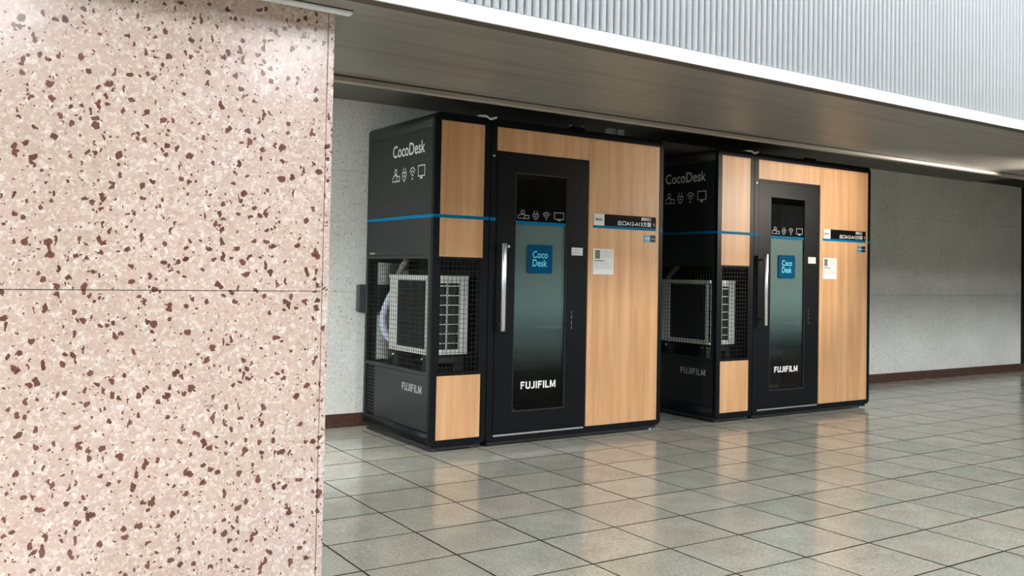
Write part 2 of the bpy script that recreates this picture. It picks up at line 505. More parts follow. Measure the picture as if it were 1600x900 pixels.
# ------------------------------------------------------------------ back wall
YW, ZC, ZS = 1.116, 2.329, 2.0
YN, YT = -2.2, -1.035
HZ = 4.95
wall = tag(obj('wall_back', B(-6, 10, YW+.02, YW+.2, 0, 3.2), M['grout']), 'back wall clad in grey speckled terrazzo slabs', None, None, 'structure')
for i in range(-5, 10):
    for z0, z1 in ((.093, .958), (.958, 1.822), (1.822, 2.5)):
        x0 = .2+i*.9
        obj('wall_slab', B(x0+.001, x0+.899, YW, YW+.02, z0+.001, z1-.001, bev=.001), M['wall'], wall)
bb = tag(obj('baseboard_back', B(-6, 10, YW-.012, YW+.02, 0, .091, bev=.002), M['base']), 'dark red-brown granite skirting along the back wall', None, None, 'structure')

# recessed ceiling of narrow planks over the booths
ceil = tag(obj('ceiling', B(-6, 10, -1.0, YW+.02, ZC+.012, ZC+.1), M['rubber']), 'dark plank ceiling above the booths', None, None, 'structure')
pl = None
for i in range(-40, 80):
    x0 = -.218+i*.107
    if x0 < -4.4 or x0 > 8: continue
    if pl is None:
        pl = obj('ceiling_plank', B(0, .1045, -.99, YW-.002, ZC, ZC+.014, bev=.0012), M['plank'], ceil); o = pl
    else:
        o = bpy.data.objects.new('ceiling_plank', pl.data); col.objects.link(o); o.parent = ceil
    o.location = (x0, 0, random.uniform(-.0008, .0008))

# lowered soffit in front of the booths, its boards run along x
sof = tag(obj('ceiling_soffit', B(-6, 10, YN+.02, -.99, ZS+.006, HZ), M['inner']), 'lowered greyish wood-grain soffit in front of the booths', None, None, 'structure')
for i in range(-3, 5):
    x0 = -1.084+i*1.9
    obj('edge_board', B(x0+.0015, x0+1.8985, YN, -2.104, ZS-.001, ZS+.02), M['soffit_edge'], sof)
    obj('soffit_panel', B(x0-.55+.0008, x0+1.35-.0008, -2.1025, YT, ZS-.0015 if 0 else ZS, ZS+.02, bev=.0008), M['soffit'], sof)
t1 = tag(obj('trim_1', B(-6, 10, -1.028, -.985, 1.974, 1.996, bev=.002), M['mould']), 'pale moulding along the rear edge of the soffit', None, None, 'structure')
obj('groove', B(-6, 10, -1.035, -.985, 1.996, 2.008), M['groove'], t1)
# upright closing board behind the moulding
tag(obj('trim_2', B(-6, 10, -.99, -.975, 1.985, ZC+.02), M['soffit_edge']), 'upright board closing the soffit towards the booths', None, None, 'structure')

# fluted white fascia above the soffit
fa = tag(obj('wall_fascia', B(-6, 10, YN+.004, YN+.02, ZS-.001, HZ), M['gap']), 'tall white fascia of upright metal flutes above the soffit', None, None, 'structure')
for i in range(-3, 5):
    x0 = -1.117+i*1.82
    obj('border_plate', B(x0+.0006, x0+1.8194, YN-.006, YN+.004, ZS-.013, 2.040, bev=.0008), M['fascia'], fa)
fm = bmesh.new()
nseg = 8
pr = [(-.0142*math.cos(math.pi*k/nseg), -.015*math.sin(math.pi*k/nseg)**.8) for k in range(nseg+1)]
lo = [fm.verts.new((x, y+YN+.004, 2.0405)) for x, y in pr]; hi = [fm.verts.new((x, y+YN+.004, HZ)) for x, y in pr]
for k in range(nseg):
    f = fm.faces.new((lo[k], lo[k+1], hi[k+1], hi[k])); f.smooth = True
fm.faces.new(lo)
fl = obj('flute', fm, M['flute'], fa)
fl.location = (-.121, 0, 0)
n_ = 0
for i in range(-60, 150):
    x = -.121+i*.0349
    if i == 0: continue
    if -1.9 < x < 3.6:
        o = bpy.data.objects.new('flute', fl.data); col.objects.link(o); o.parent = fa; o.location = (x, 0, 0)
bm = bmesh.new()
for i in range(-160, 280):
    x = -.121+i*.0349
    if -1.9 < x < 3.6 or x < -5.5 or x > 9.5: continue
    lo = [bm.verts.new((x+a, b+YN+.004, 2.0405)) for a, b in pr]; hi = [bm.verts.new((x+a, b+YN+.004, HZ)) for a, b in pr]
    for k in range(nseg): bm.faces.new((lo[k], lo[k+1], hi[k+1], hi[k]))
o = obj('distant_flutes', bm, M['flute'], fa); o['kind'] = 'stuff'

# ------------------------------------------------------------------ hall shell out of view
tag(obj('ceiling_hall', B(-9, 13, -17, YN+.004, HZ, HZ+.1), M['hall']), 'high pale ceiling of the hall', None, None, 'structure')
tag(obj('wall_front', B(-9, 13, -17.1, -17, 0, HZ+.1), M['hall_dark']), 'far stone wall of the hall', None, None, 'structure')
tag(obj('wall_left', B(-9.1, -9, -17.1, 1.3, 0, HZ+.1), M['hall']), 'pale wall closing the hall on the left', None, None, 'structure')
tag(obj('wall_right', B(13, 13.1, -17.1, 1.3, 0, HZ+.1), M['hall_dark']), 'stone wall closing the hall on the right', None, None, 'structure')
tag(obj('wall_passage', B(-9, -6, YW, YW+.2, 0, HZ), M['hall']), 'pale wall left of the terrazzo', None, None, 'structure')
tag(obj('wall_passage', B(10, 13, YW, YW+.2, 0, HZ), M['hall']), 'pale wall right of the terrazzo', None, None, 'structure')

def emit(name, c, e):
    mt = bpy.data.materials.new(name); mt.use_nodes = True; nt = mt.node_tree; nt.nodes.remove(nt.nodes['Principled BSDF'])
    em = nt.nodes.new('ShaderNodeEmission'); em.inputs[0].default_value = (*c, 1); em.inputs[1].default_value = e
    nt.links.new(em.outputs[0], nt.nodes['Material Output'].inputs[0]); return mt
M['lamp'] = emit('lamp_opal', LAMP_COL, LAMP_E); M['lamp_far'] = emit('lamp_opal_far', LAMP_COL, LAMP_FAR_E)
def ceiling_light(x, y, label, mat, sx=.65, sy=2.8, z=HZ):
    r = empty('ceiling_light', (x, y, z), label, 'light', 'ceiling lights of the hall')
    obj('light_housing', B(-sx/2-.02, sx/2+.02, -sy/2-.02, sy/2+.02, -.03, 0, bev=.003), M['alu'], r)
    obj('diffuser', B(-sx/2, sx/2, -sy/2, sy/2, -.15, -.0301), mat, r)
ORD = ['first', 'second', 'third', 'fourth', 'fifth', 'sixth', 'seventh', 'eighth']
for k, x in enumerate((-5.0, -1.0, 2.0, 5.0, 8.0, 11.0)):
    ceiling_light(x, -9.5, 'long opal ceiling light, %s from the left in the row nearer the fascia' % ORD[k], M['lamp'])
for k, x in enumerate((.6, 3.8, 7.0)):  # extra row, added to brighten the near floor and the flutes
    ceiling_light(x, -5.6, 'short opal ceiling light, %s from the left in the row added beside the fascia to brighten the floor' % ORD[k], M['lamp'], .34, 1.5)
for k, x in enumerate((-6.3, -1.7, 2.9, 7.5)):
    ceiling_light(x, -14.6, 'long opal ceiling light, %s from the left in the far row' % ORD[k], M['lamp_far'])

M['lamp_soffit_added'] = emit('lamp_opal_soffit_added', LAMP_COL, ADDED_SOFFIT_LAMP_E)
def added_soffit_lamp(x, y, label):  # fixture added out of sight to brighten back wall and cabinet side
    r = empty('added_soffit_light', (x, y, ZS), label, 'light')
    obj('light_housing', B(-.62, .62, -.14, .14, -.02, -.0005, bev=.003), M['alu'], r)
    obj('diffuser', B(-.60, .60, -.12, .12, -.09, -.0201), M['lamp_soffit_added'], r)
added_soffit_lamp(-3.35, -1.30, 'flat rectangular light added in the soffit, hidden left of the column')

def added_spot(loc, aim, label):  # spot and housing added to lift the farther booth's oak header
    r = empty('added_spot', loc, label, 'light')
    d = (Vector(aim)-Vector(loc)).normalized(); q = d.to_track_quat('-Z', 'Y').to_matrix().to_4x4()
    bm = bmesh.new(); lathe(bm, [(.03, .10), (.034, .09), (.034, -.03), (.030, -.03), (.028, .02)], 20, q @ Matrix.Translation((0, 0, -.02))); obj('lamp_head', bm, M['fascia'], r)
    bm = bmesh.new(); lathe(bm, [(.008, 0), (.008, ZS-loc[2]-.01), (.03, ZS-loc[2]-.01), (.03, ZS-loc[2]-.001)], 14); obj('stem', bm, M['fascia'], r)
    l = bpy.data.lights.new('lamp', 'SPOT'); l.energy = ADDED_SPOT_W; l.color = (1, .92, .80); l.spot_size = math.radians(75); l.spot_blend = .9; l.shadow_soft_size = .025
    o = bpy.data.objects.new('lamp', l); col.objects.link(o); o.parent = r; o.matrix_local = q @ Matrix.Translation((0, 0, -.055))
added_spot((4.7, -1.9, 1.90), (3.1, 0, 1.75), 'small white spot lamp added under the soffit to brighten the farther right booth')

# ------------------------------------------------------------------ column
XC, YC, XL = -1.493, -1.959, -2.56
colm = empty('column', ((XC+XL)/2, (YC-1.06)/2, 0), 'thick square column clad in pink terrazzo with dark red chips', 'column')
cx, cy = colm.location.x, colm.location.y
def cslab(name, x0, x1, y0, y1, z0, z1, mat=M['column']):
    return obj(name, B(x0-cx, x1-cx, y0-cy, y1-cy, z0, z1, bev=.0012), mat, colm)
obj('core', B(XL+.02-cx, XC-.02-cx, YC+.02-cy, -1.08-cy, 0, ZS), M['grout'], colm)
sw = .0235
for z0, z1 in ((.0, 1.0368), (1.0388, 1.999)):
    cslab('face_slab', XL+sw+.002, XC-sw-.001, YC, YC+.02, z0, z1)
    for x0, x1 in ((XC-sw+.001, XC), (XL, XL+sw)):
        cslab('corner_strip', x0, x1, YC+.0005, YC+.02, z0, z1)
    cslab('return_slab', XC-.02, XC-.0005, YC+.021, -1.06, z0, z1)
    cslab('return_slab', XL+.0005, XL+.02, YC+.021, -1.06, z0, z1)
    cslab('rear_slab', XL+.02, XC-.02, -1.08, -1.06, z0, z1)
t3 = tag(obj('trim_3', B(XL-.08, XC+.045, YC-.045, YC-.012, ZS-.013, ZS-.003, bev=.001), M['fascia']), 'pale metal strip under the soffit where the pink column meets it', None, None, 'structure')
obj('groove', B(XL-.08, XC+.045, YC-.05, YC-.004, ZS-.003, ZS+.0005), M['groove'], t3)

# ------------------------------------------------------------------ cable duct on the wall
dct = empty('cable_duct', (.0, YW, .82), 'dark grey flat duct on the terrazzo wall behind the nearer cabinet', 'duct')
obj('duct_body', B(0, .38, -.055, 0, 0, .19, bev=.003), M['duct'], dct)
obj('duct_lid', B(-.002, .382, -.06, -.055, -.003, .193, bev=.001), M['duct'], dct)

# ------------------------------------------------------------------ icons
def icons(parent, T, u, v0, v1, mat, wd):
    """four outline pictograms; u = list of (u0, u1)"""
    h = v1-v0
    def U(i, t): return u[i][0]+(u[i][1]-u[i][0])*t
    def S(i, pts): return [(U(i, a), v0+h*b) for a, b in pts]
    bm = bmesh.new()                                       # person at a laptop
    ribbon(bm, S(0, arc((.42, .78), .15, 0, 360, 14, .20)[:-1]), wd, True, T)
    ribbon(bm, S(0, [(.18, .06), (.02, .06), (.02, .30), (.10, .45), (.28, .52), (.56, .52), (.66, .42)]), wd, False, T)
    ribbon(bm, S(0, [(.22, .06), (.98, .06), (.98, .42), (.60, .42), (.56, .12)]), wd, False, T)
    obj('person_icon', bm, mat, parent)
    bm = bmesh.new()                                       # plug
    ribbon(bm, S(1, [(.08, .62), (.92, .62), (.92, .38), (.72, .16), (.62, .02), (.38, .02), (.28, .16), (.08, .38)]), wd, True, T)
    ribbon(bm, S(1, [(.28, .64), (.28, 1.0)]), wd, False, T); ribbon(bm, S(1, [(.72, .64), (.72, 1.0)]), wd, False, T)
    disc(bm, S(1, [(.5, .38)])[0], wd*1.3, T)
    obj('plug_icon', bm, mat, parent)
    bm = bmesh.new()                                       # wireless fan
    for r, rv in ((.5, .82), (.34, .56), (.18, .30)):
        ribbon(bm, S(2, arc((.5, .08), r, 40, 140, 10, rv)), wd, False, T)
    disc(bm, S(2, [(.5, .08)])[0], wd*1.2, T)
    obj('wireless_icon', bm, mat, parent)
    bm = bmesh.new()                                       # screen
    ribbon(bm, S(3, [(.02, .2), (.98, .2), (.98, .95), (.02, .95)]), wd, True, T)
    ribbon(bm, S(3, [(.34, .06), (.66, .06)]), wd*2, False, T); ribbon(bm, S(3, [(.5, .2), (.5, .06)]), wd*1.5, False, T)
    obj('screen_icon', bm, mat, parent)

# ------------------------------------------------------------------ equipment cabinet
CW, CD, CT = .404, .9565, 2.104
R_ = .036
def corner_arc(cx_, cz_, r, a0, a1, n=7):
    return [(cx_+r*math.cos(math.radians(a0+(a1-a0)*k/n)), cz_+r*math.sin(math.radians(a0+(a1-a0)*k/n))) for k in range(n+1)]
def make_cabinet():
    c = empty('equipment_cabinet', (0, 0, 0))
    bm = bmesh.new()
    frame_ring(bm, (0, CW, .036, CT), (.0442, .3634, .0757, 2.0558), R_, 0, .03)
    box(bm, .0442, .3634, .001, .03, 1.1935, 1.2075); box(bm, .0442, .3634, .001, .03, .4705, .491)
    box(bm, .0442, .058, .001, .03, .491, 1.1935); box(bm, .346, .3634, .001, .03, .491, 1.1935)
    obj('front_frame', bm, M['frame'], c)
    obj('wood_panel', B(.0445, .3632, .002, .018, 1.2080, 2.0555, bev=.0008), M['wood'], c)
    obj('wood_panel', B(.0445, .3632, .002, .018, .0760, .4700, bev=.0008), M['wood'], c)
    # roof cap and plinth with rounded edges
    bm = bmesh.new(); profile_shell(bm, [(0, 2.0125)]+corner_arc(R_, CT-R_, R_, 180, 90)+corner_arc(CW-R_, CT-R_, R_, 90, 0)+[(CW, 2.0125)], .0305, CD, -.004)
    obj('roof_cap', bm, M['side'], c)
    bm = bmesh.new(); profile_shell(bm, [(0, .1245)]+corner_arc(R_, .036+R_, R_, 180, 270)+corner_arc(CW-R_, .036+R_, R_, 270, 360)+[(CW, .1245)], .0305, CD, .004)
    obj('plinth', bm, M['frame'], c)
    obj('shade_slab', B(.022, CW-.022, .024, CD-.02, .012, .0385), M['inner'], c)  # black slab standing in for the shade under the cabinet
    # left side: posts, rails, panels
    bm = bmesh.new()
    box(bm, 0, .022, .0305, .0575, .1265, 2.0105); box(bm, 0, .022, .9265, CD, .1265, 2.0105)
    box(bm, 0, .022, .0575, .9265, 1.1935, 1.2155); box(bm, 0, .022, .0575, .9265, .4675, .4905)
    obj('side_frame', bm, M['side'], c)
    obj('upper_side_panel', B(.0005, .006, .0585, .9255, 1.2175, 2.0105, bev=.0006), M['side'], c)
    obj('lower_side_panel', B(.0005, .006, .0585, .785, .1265, .4655, bev=.0006), M['side'], c)
    v = obj('vent', B(.012, .014, .787, .924, .128, .464), M['inner'], c)
    for k in range(15):
        z = .142+k*.0222
        bm = bmesh.new(); vs = box(bm, .002, .010, .787, .924, z, z+.004)
        for q in vs[4:]: q.co.z += 0
        for q in (vs[0], vs[3], vs[4], vs[7]): q.co.z -= .006
        obj('vent_slat', bm, M['frame'], v)
    # right side, rear, deck and added inner ceiling
    bm = bmesh.new()
    box(bm, CW-.006, CW, .0305, CD, .1265, 2.0105)
    obj('right_panel', bm, M['side'], c)
    bm = bmesh.new()
    box(bm, .022, CW-.006, CD-.012, CD, 1.17, 2.06); box(bm, .022, CW-.006, CD-.012, CD, .08, .49)
    box(bm, .022, .085, CD-.012, CD, .49, 1.17); box(bm, .33, CW-.006, CD-.012, CD, .49, 1.17)
    obj('rear_panel', bm, M['inner'], c)
    obj('deck', B(.022, CW-.008, .031, CD-.014, .462, .474), M['inner'], c)
    obj('added_inner_ceiling', B(.022, CW-.008, .031, CD-.014, 1.205, 1.215), M['inner'], c)  # put in to keep the compartment behind the mesh dark
    obj('inner_lining', B(CW-.012, CW-.007, .031, CD-.014, .475, 1.204), M['inner'], c)
    # wire meshes
    def mesh_grid(T, a0, a1, z0, z1, p=.03, h=.0012):
        bm = bmesh.new()
        def bar(p0, p1):
            # thin square bar between two (u,v) points
            (ua, va), (ub, vb) = p0, p1
            if ua == ub: q = [(ua-h, va), (ua+h, va), (ub+h, vb), (ub-h, vb)]
            else: q = [(ua, va-h), (ub, vb-h), (ub, vb+h), (ua, va+h)]
            A = [bm.verts.new(T(x, y, -h)) for x, y in q]; C = [bm.verts.new(T(x, y, h)) for x, y in q]
            bm.faces.new(A); bm.faces.new(C)
            for k in range(4): bm.faces.new((A[k], A[(k+1)%4], C[(k+1)%4], C[k]))
        n = int((a1-a0)/p)
        for k in range(1, n+1):
            if a0+k*p < a1-.004: bar((a0+k*p, z0), (a0+k*p, z1))
        n = int((z1-z0)/p)
        for k in range(1, n+1):
            if z0+k*p < z1-.004: bar((a0, z0+k*p), (a1, z0+k*p))
        return bm
    o = obj('side_wire_mesh', mesh_grid(side(.009), -.9265, -.0575, .4905, 1.1935), M['wire'], c); o['kind'] = 'stuff'
    o = obj('front_wire_mesh', mesh_grid(front(.012), .058, .346, .491, 1.1935), M['wire'], c); o['kind'] = 'stuff'
    # blue stripe: side, front
    s = obj('blue_stripe', B(-.0012, .0004, -.0012, CD-.002, 1.4505, 1.4695), M['blue'], c)
    obj('blue_stripe', B(-.0012, CW-.002, -.0012, .0019, 1.4495, 1.4695), M['blue'], c)
    # prints on the side
    T = side(.0002)
    text('lettering', 'CocoDesk', -.573, -.128, 1.862, 1.944, T, M['white'], c, bold=.012)
    icons(c, T, [(-.571, -.470), (-.437, -.372), (-.337, -.245), (-.215, -.125)], 1.700, 1.788, M['white'], .0065)
    heavy_text('lettering', 'FUJIFILM', -.373, -.109, .350, .399, T, M['grey'], c)
    # small maker's label
    l = obj('small_label', B(-.0004, .0004, .82, .90, 1.226, 1.236), M['grey'], c)
    # white joining plate bent over the gap to the booth
    bm = bmesh.new()
    P = [(.318, .010, 2.1055), (.368, -.004, 2.1065), (.368, .05, 2.1085), (.328, .05, 2.1070), (.400, -.006, 2.0900), (.405, .045, 2.0960), (.448, -.003, 2.1062), (.458, .05, 2.1100)]
    a = [bm.verts.new(p) for p in P]
    for q in ((0, 1, 2, 3), (1, 4, 5, 2), (4, 6, 7, 5)): bm.faces.new([a[i] for i in q])
    r = bmesh.ops.extrude_face_region(bm, geom=list(bm.faces))
    for e in r['geom']:
        if isinstance(e, bmesh.types.BMVert): e.co.z += .012
    for v_ in bm.verts: v_.co -= Vector((.40, .02, 2.105))
    global plate1
    plate1 = obj('joining_plate', bm, M['white']); plate1.location = (.40, .02, 2.105)
    # cabinet lock stud, levelling feet
    for x, y in ((.07, .07), (.345, .07), (.07, .63), (.07, .90), (.345, .90)):
        bm = bmesh.new(); lathe(bm, [(.016, 0), (.016, .006), (.008, .010), (.006, .040)], 14, Matrix.Translation((x, y, 0)))
        obj('foot', bm, M['steel'], c)
    return c
cab1 = make_cabinet()
tag(cab1, 'tall dark grey cabinet with mesh window and white lettering on its lit side', 'cabinet', 'equipment cabinets beside the booths')

# ------------------------------------------------------------------ outdoor unit in the cabinet
def make_unit():
    x0, x1, y0, y1, z0, z1 = .042, .331, .116, .668, .588, 1.09
    u = empty('outdoor_unit', ((x0+x1)/2, (y0+y1)/2, .474))
    ox, oy, oz = u.location
    def O(name, bm, mat, par=u, **k):
        bmesh.ops.translate(bm, verts=bm.verts, vec=(-ox, -oy, -oz)) if par is u else bmesh.ops.translate(bm, verts=bm.verts, vec=(-ox, -oy, -oz))
        return obj(name, bm, mat, par, **k)
    bm = bmesh.new()
    # casing: top, bottom, corner posts and solid right / rear walls
    box(bm, x0-.004, x1+.004, y0-.004, y1+.004, z1-.024, z1, bev=.003)
    box(bm, x0, x1, y0, y1, z0, z0+.024, bev=.002)
    box(bm, x0, x0+.016, y0, y0+.042, z0+.02, z1-.02); box(bm, x0, x0+.016, y1-.118, y1, z0+.02, z1-.02)
    box(bm, x0, x0+.012, y0+.04, y1-.11, z1-.034, z1-.02); box(bm, x0, x0+.012, y0+.04, y1-.11, z0+.02, z0+.034)
    box(bm, x1-.066, x1, y0, y0+.012, z0+.02, z1-.02); box(bm, x0, x0+.022, y0, y0+.012, z0+.02, z1-.02)
    box(bm, x0+.02, x1-.06, y0, y0+.012, z1-.048, z1-.02)
    box(bm, x0+.02, x1-.06, y0, y0+.012, z0+.02, z0+.032)
    box(bm, x1-.008, x1, y0+.01, y1, z0+.02, z1-.02); box(bm, x0, x1, y1-.01, y1, z0+.02, z1-.02)
    O('casing', bm, M['galv'])
    # coil with fine upright fins
    bm = bmesh.new()
    box(bm, x0+.010, x0+.028, y0+.03, y1-.10, z0+.02, z1-.02)
    box(bm, x0+.02, x1-.05, y0+.018, y0+.034, z0+.02, z1-.02)
    O('coil', bm, M['inner'])
    bm = bmesh.new()
    y = y0+.046
    while y < y1-.122:
        box(bm, x0+.004, x0+.012, y, y+.0025, z0+.034, z1-.034); y += .0095
    o = O('coil_fins', bm, M['fin']); o['kind'] = 'stuff'
    # guard bars on the narrow face
    for k in range(8):
        z = z1-.066-k*.0605
        if z < z0+.03: break
        bm = bmesh.new(); box(bm, x0+.014, x1-.062, y0-.005, y0+.002, z-.0035, z+.0035, bev=.001); O('guard_bar', bm, M['galv'])
    bm = bmesh.new(); box(bm, .168, .178, y0-.007, y0+.002, z0+.02, z1-.04, bev=.001); O('guard_post', bm, M['galv'])
    bm = bmesh.new(); box(bm, .06, .085, y0-.006, y0-.0005, z1-.04, z1-.028); O('clip', bm, M['steel'])
    bm = bmesh.new(); box(bm, .19, .225, y0-.006, y0-.0005, z1-.046, z1-.036); O('clip', bm, M['steel'])
    # stand: two rails with bolts and rubber pads
    for yy in (.18, .58):
        bm = bmesh.new(); box(bm, .05, .325, yy-.025, yy+.025, .53, .588, bev=.004); r = O('stand_rail', bm, M['rubber'])
        for xx in (.075, .30):
            bm = bmesh.new(); box(bm, xx-.025, xx+.025, yy-.03, yy+.03, .474, .532, bev=.006); O('rubber_pad', bm, M['rubber'])
            bm = bmesh.new(); lathe(bm, [(.009, 0), (.009, .012), (.005, .014), (.005, .02)], 6, Matrix.Translation((xx-.028, yy, .56)) @ Matrix.Rotation(-math.pi/2, 4, 'Y')); O('bolt', bm, M['steel'])
    # refrigerant pipes: grey sleeve from above, white taped bend behind
    bm = bmesh.new(); tube(bm, spline([(.10, .52, 1.203), (.095, .60, 1.13), (.10, .66, 1.06), (.11, .71, .98)], 8), .021, 14); O('pipe_sleeve', bm, M['pipe'])
    bm = bmesh.new()
    pts = spline([(.10, .675, 1.0), (.085, .72, .95), (.075, .77, .88), (.07, .81, .80), (.07, .80, .73), (.075, .745, .67), (.09, .67, .63)], 8)
    tube(bm, pts, .026, 14, rf=lambda i: 1+.10*math.sin(i*2.1)); O('taped_pipe', bm, M['tape'])
    bm = bmesh.new(); tube(bm, spline([(.12, .675, .66), (.11, .73, .64), (.10, .70, .60), (.12, .66, .6)], 6), .008, 8); O('small_pipe', bm, M['pipe'])
    return u
tag(plate1, 'bent white plate on top of the gap between lit cabinet and nearer booth', 'plate', 'joining plates on the roofs')
unit1 = make_unit()
tag(unit1, 'cream outdoor air-conditioning unit with dark coil behind the mesh of the cabinet nearest the column', 'air conditioner', 'outdoor units inside the cabinets')

# ------------------------------------------------------------------ booth
BX0, BX1 = .410, 1.9125
def make_booth():
    b = empty('work_booth', (BX0, 0, 0))
    def O(name, bm, mat, par=b, **k):
        bmesh.ops.translate(bm, verts=bm.verts, vec=(-BX0, 0, 0))
        return obj(name, bm, mat, par, **k)
    F0 = front(.0)
    Tb = lambda y: (lambda u, v, d: Vector((u-BX0, y-d, v)))
    bm = bmesh.new()
    frame_ring(bm, (BX0, BX1, .036, CT), (.4575, 1.8765, .0743, 2.0563), R_, 0, .03)
    box(bm, .4575, 1.2212, .012, .03, 1.884, 1.9030)
    O('front_frame', bm, M['frame'])
    obj_ = O('header_panel', B(.4578, 1.2205, .002, .018, 1.9032, 2.0560, bev=.0008), M['wood'])
    O('wood_panel', B(1.2215, 1.8762, .002, .018, .0746, 2.0560, bev=.0008), M['wood'])
    # shell
    bm = bmesh.new(); profile_shell(bm, [(BX0, 2.0125)]+corner_arc(BX0+R_, CT-R_, R_, 180, 90)+corner_arc(BX1-R_, CT-R_, R_, 90, 0)+[(BX1, 2.0125)], .0305, CD, -.02)
    O('roof_cap', bm, M['side'])
    bm = bmesh.new(); profile_shell(bm, [(BX0, .1245)]+corner_arc(BX0+R_, .036+R_, R_, 180, 270)+corner_arc(BX1-R_, .036+R_, R_, 270, 360)+[(BX1, .1245)], .0305, CD, .02)
    O('plinth', bm, M['frame'])
    O('side_panel', B(BX0, BX0+.03, .0305, CD, .1265, 2.0105), M['side'])
    O('side_panel', B(BX1-.03, BX1, .0305, CD, .1265, 2.0105), M['side'])
    O('rear_panel', B(BX0+.03, BX1-.03, CD-.03, CD, .1, 2.06), M['side'])
    bm = bmesh.new(); box(bm, BX0+.03, BX1-.03, .031, CD-.03, .0665, .0735); O('booth_floor', bm, M['inner'])
    bm = bmesh.new(); box(bm, 1.23, BX1-.03, .0185, .03, .08, 2.05); O('inner_lining', bm, M['inner'])
    O('shade_slab', B(BX0+.022, BX1-.022, .024, CD-.02, .012, .0385), M['inner'])  # black slab deepening the shade under the booth
    # blue stripe on the two frame stiles
    O('blue_stripe', B(BX0+.001, .4570, -.0012, .0002, 1.4485, 1.4690), M['blue'])
    O('blue_stripe', B(1.8770, BX1-.0003, -.0012, .0002, 1.4370, 1.4570), M['blue'])
    # threshold, stud
    O('threshold', B(.462, 1.1975, -.006, .014, .0655, .0775, bev=.001), M['alu'])
    bm = bmesh.new(); lathe(bm, [(.008, 0), (.0075, .003), (.004, .005)], 16, Matrix.Translation((.433, 0, 1.867)) @ Matrix.Rotation(math.pi/2, 4, 'X')); O('stud', bm, M['steel'])
    # door
    bm = bmesh.new()
    yd0, yd1 = .006, .034
    gx0, gx1, gz0, gz1 = .6125, 1.0400, .2130, 1.7720
    box(bm, .4665, gx0, yd0, yd1, .0830, 1.8820); box(bm, gx1, 1.2160, yd0, yd1, .0830, 1.8820)
    box(bm, gx0, gx1, yd0, yd1, gz1, 1.8820); box(bm, gx0, gx1, yd0, yd1, .0830, gz0)
    d = O('door', bm, M['frame'])
    bm = bmesh.new()
    for q in ((gx0, gx0+.006, gz0, gz1), (gx1-.006, gx1, gz0, gz1), (gx0+.006, gx1-.006, gz0, gz0+.006), (gx0+.006, gx1-.006, gz1-.006, gz1)):
        box(bm, q[0], q[1], yd0+.002, yd0+.012, q[2], q[3])
    O('glazing_bead', bm, M['rubber'], d)
    O('glass_pane', B(gx0+.004, gx1-.004, .016, .021, gz0+.004, gz1-.004), M['glass'], d)
    # frosted print just behind the pane
    bm = bmesh.new(); bm.faces.new([bm.verts.new(p) for p in ((gx0+.006, .0225, gz0+.006), (gx1-.006, .0225, gz0+.006), (gx1-.006, .0225, 1.4365), (gx0+.006, .0225, 1.4365))]); O('frosted_film', bm, M['film'], d)
    O('door_stripe', B(gx0+.0005, gx1-.0005, .0142, .0158, 1.4365, 1.4575), M['blue'], d)
    # logo tile
    bm = bmesh.new()
    cs = [p for c in rrect(.7215, .9240, 1.1170, 1.3050, .014) for p in c]
    f = bm.faces.new([bm.verts.new((p[0], .0155, p[1])) for p in cs])
    r = bmesh.ops.extrude_face_region(bm, geom=[f])
    for e in r['geom']:
        if isinstance(e, bmesh.types.BMVert): e.co.y -= .0012
    O('logo_tile', bm, M['logo'], d)
    T = Tb(.0138)
    text('logo_lettering', 'Coco', .7610, .8850, 1.2170, 1.2640, T, M['cyan'], d, bold=.012)
    text('logo_lettering', 'Desk', .7610, .8800, 1.1610, 1.2090, T, M['cyan'], d, bold=.012)
    T2 = Tb(.0155)
    heavy_text('door_lettering', 'FUJIFILM', .6840, .9690, .3560, .4040, T2, M['white'], d)
    icons(d, lambda u, v, q: Vector((u-BX0, .0155-q, v)), [(.637, .728), (.754, .807), (.832, .904), (.935, 1.015)], 1.472, 1.530, M['grey'], .0042)
    # handle
    h = bmesh.new(); lathe(h, [(.016, 0), (.018, .003), (.018, .560), (.016, .563)], 20, Matrix.Translation((.488, -.055, .742))); hd = O('handle', h, M['steel'], d)
    for z in (.79, 1.26):
        bm = bmesh.new(); lathe(bm, [(.008, -.012), (.008, .048)], 12, Matrix.Translation((.488, -.006, z)) @ Matrix.Rotation(math.pi/2, 4, 'X')); O('handle_standoff', bm, M['steel'], d)
    bm = bmesh.new(); lathe(bm, [(.011, 0), (.011, .012), (.009, .015)], 18, Matrix.Translation((.556, .006, 1.287)) @ Matrix.Rotation(math.pi/2, 4, 'X')); O('lock_cylinder', bm, M['steel'], d)
    bm = bmesh.new()
    for z0, z1 in ((.742, .765), (.775, .80), (.812, .835), (.845, .865)): box(bm, 1.0865, 1.0895, .0045, .0062, z0, z1)
    O('latch_plate', bm, M['steel'], d)
    # small white sticker on the door stile
    st = O('door_sticker', B(1.0790, 1.1750, .0048, .0062, 1.2440, 1.2965), M['paper'], d)
    # plates and notices on the oak panel
    np_ = O('name_plate', B(1.3570, 1.8430, -.0022, .0020, 1.4580, 1.5385), M['black'])
    sq = O('name_plate_tile', B(1.2640, 1.3565, -.0024, .0020, 1.4580, 1.5385), M['paper'], np_)
    O('name_plate_stripe', B(1.2625, 1.8435, -.0024, .0020, 1.4400, 1.4578), M['blue'], np_)
    T3 = Tb(-.0024)
    text('plate_lettering', 'MH05', 1.278, 1.338, 1.490, 1.509, T3, M['ink'], np_, bold=.01)
    text('plate_lettering', '\u6700\u5bc4\u51fa\u53e3', 1.700, 1.793, 1.509, 1.533, T3, M['white'], np_, bold=.01)
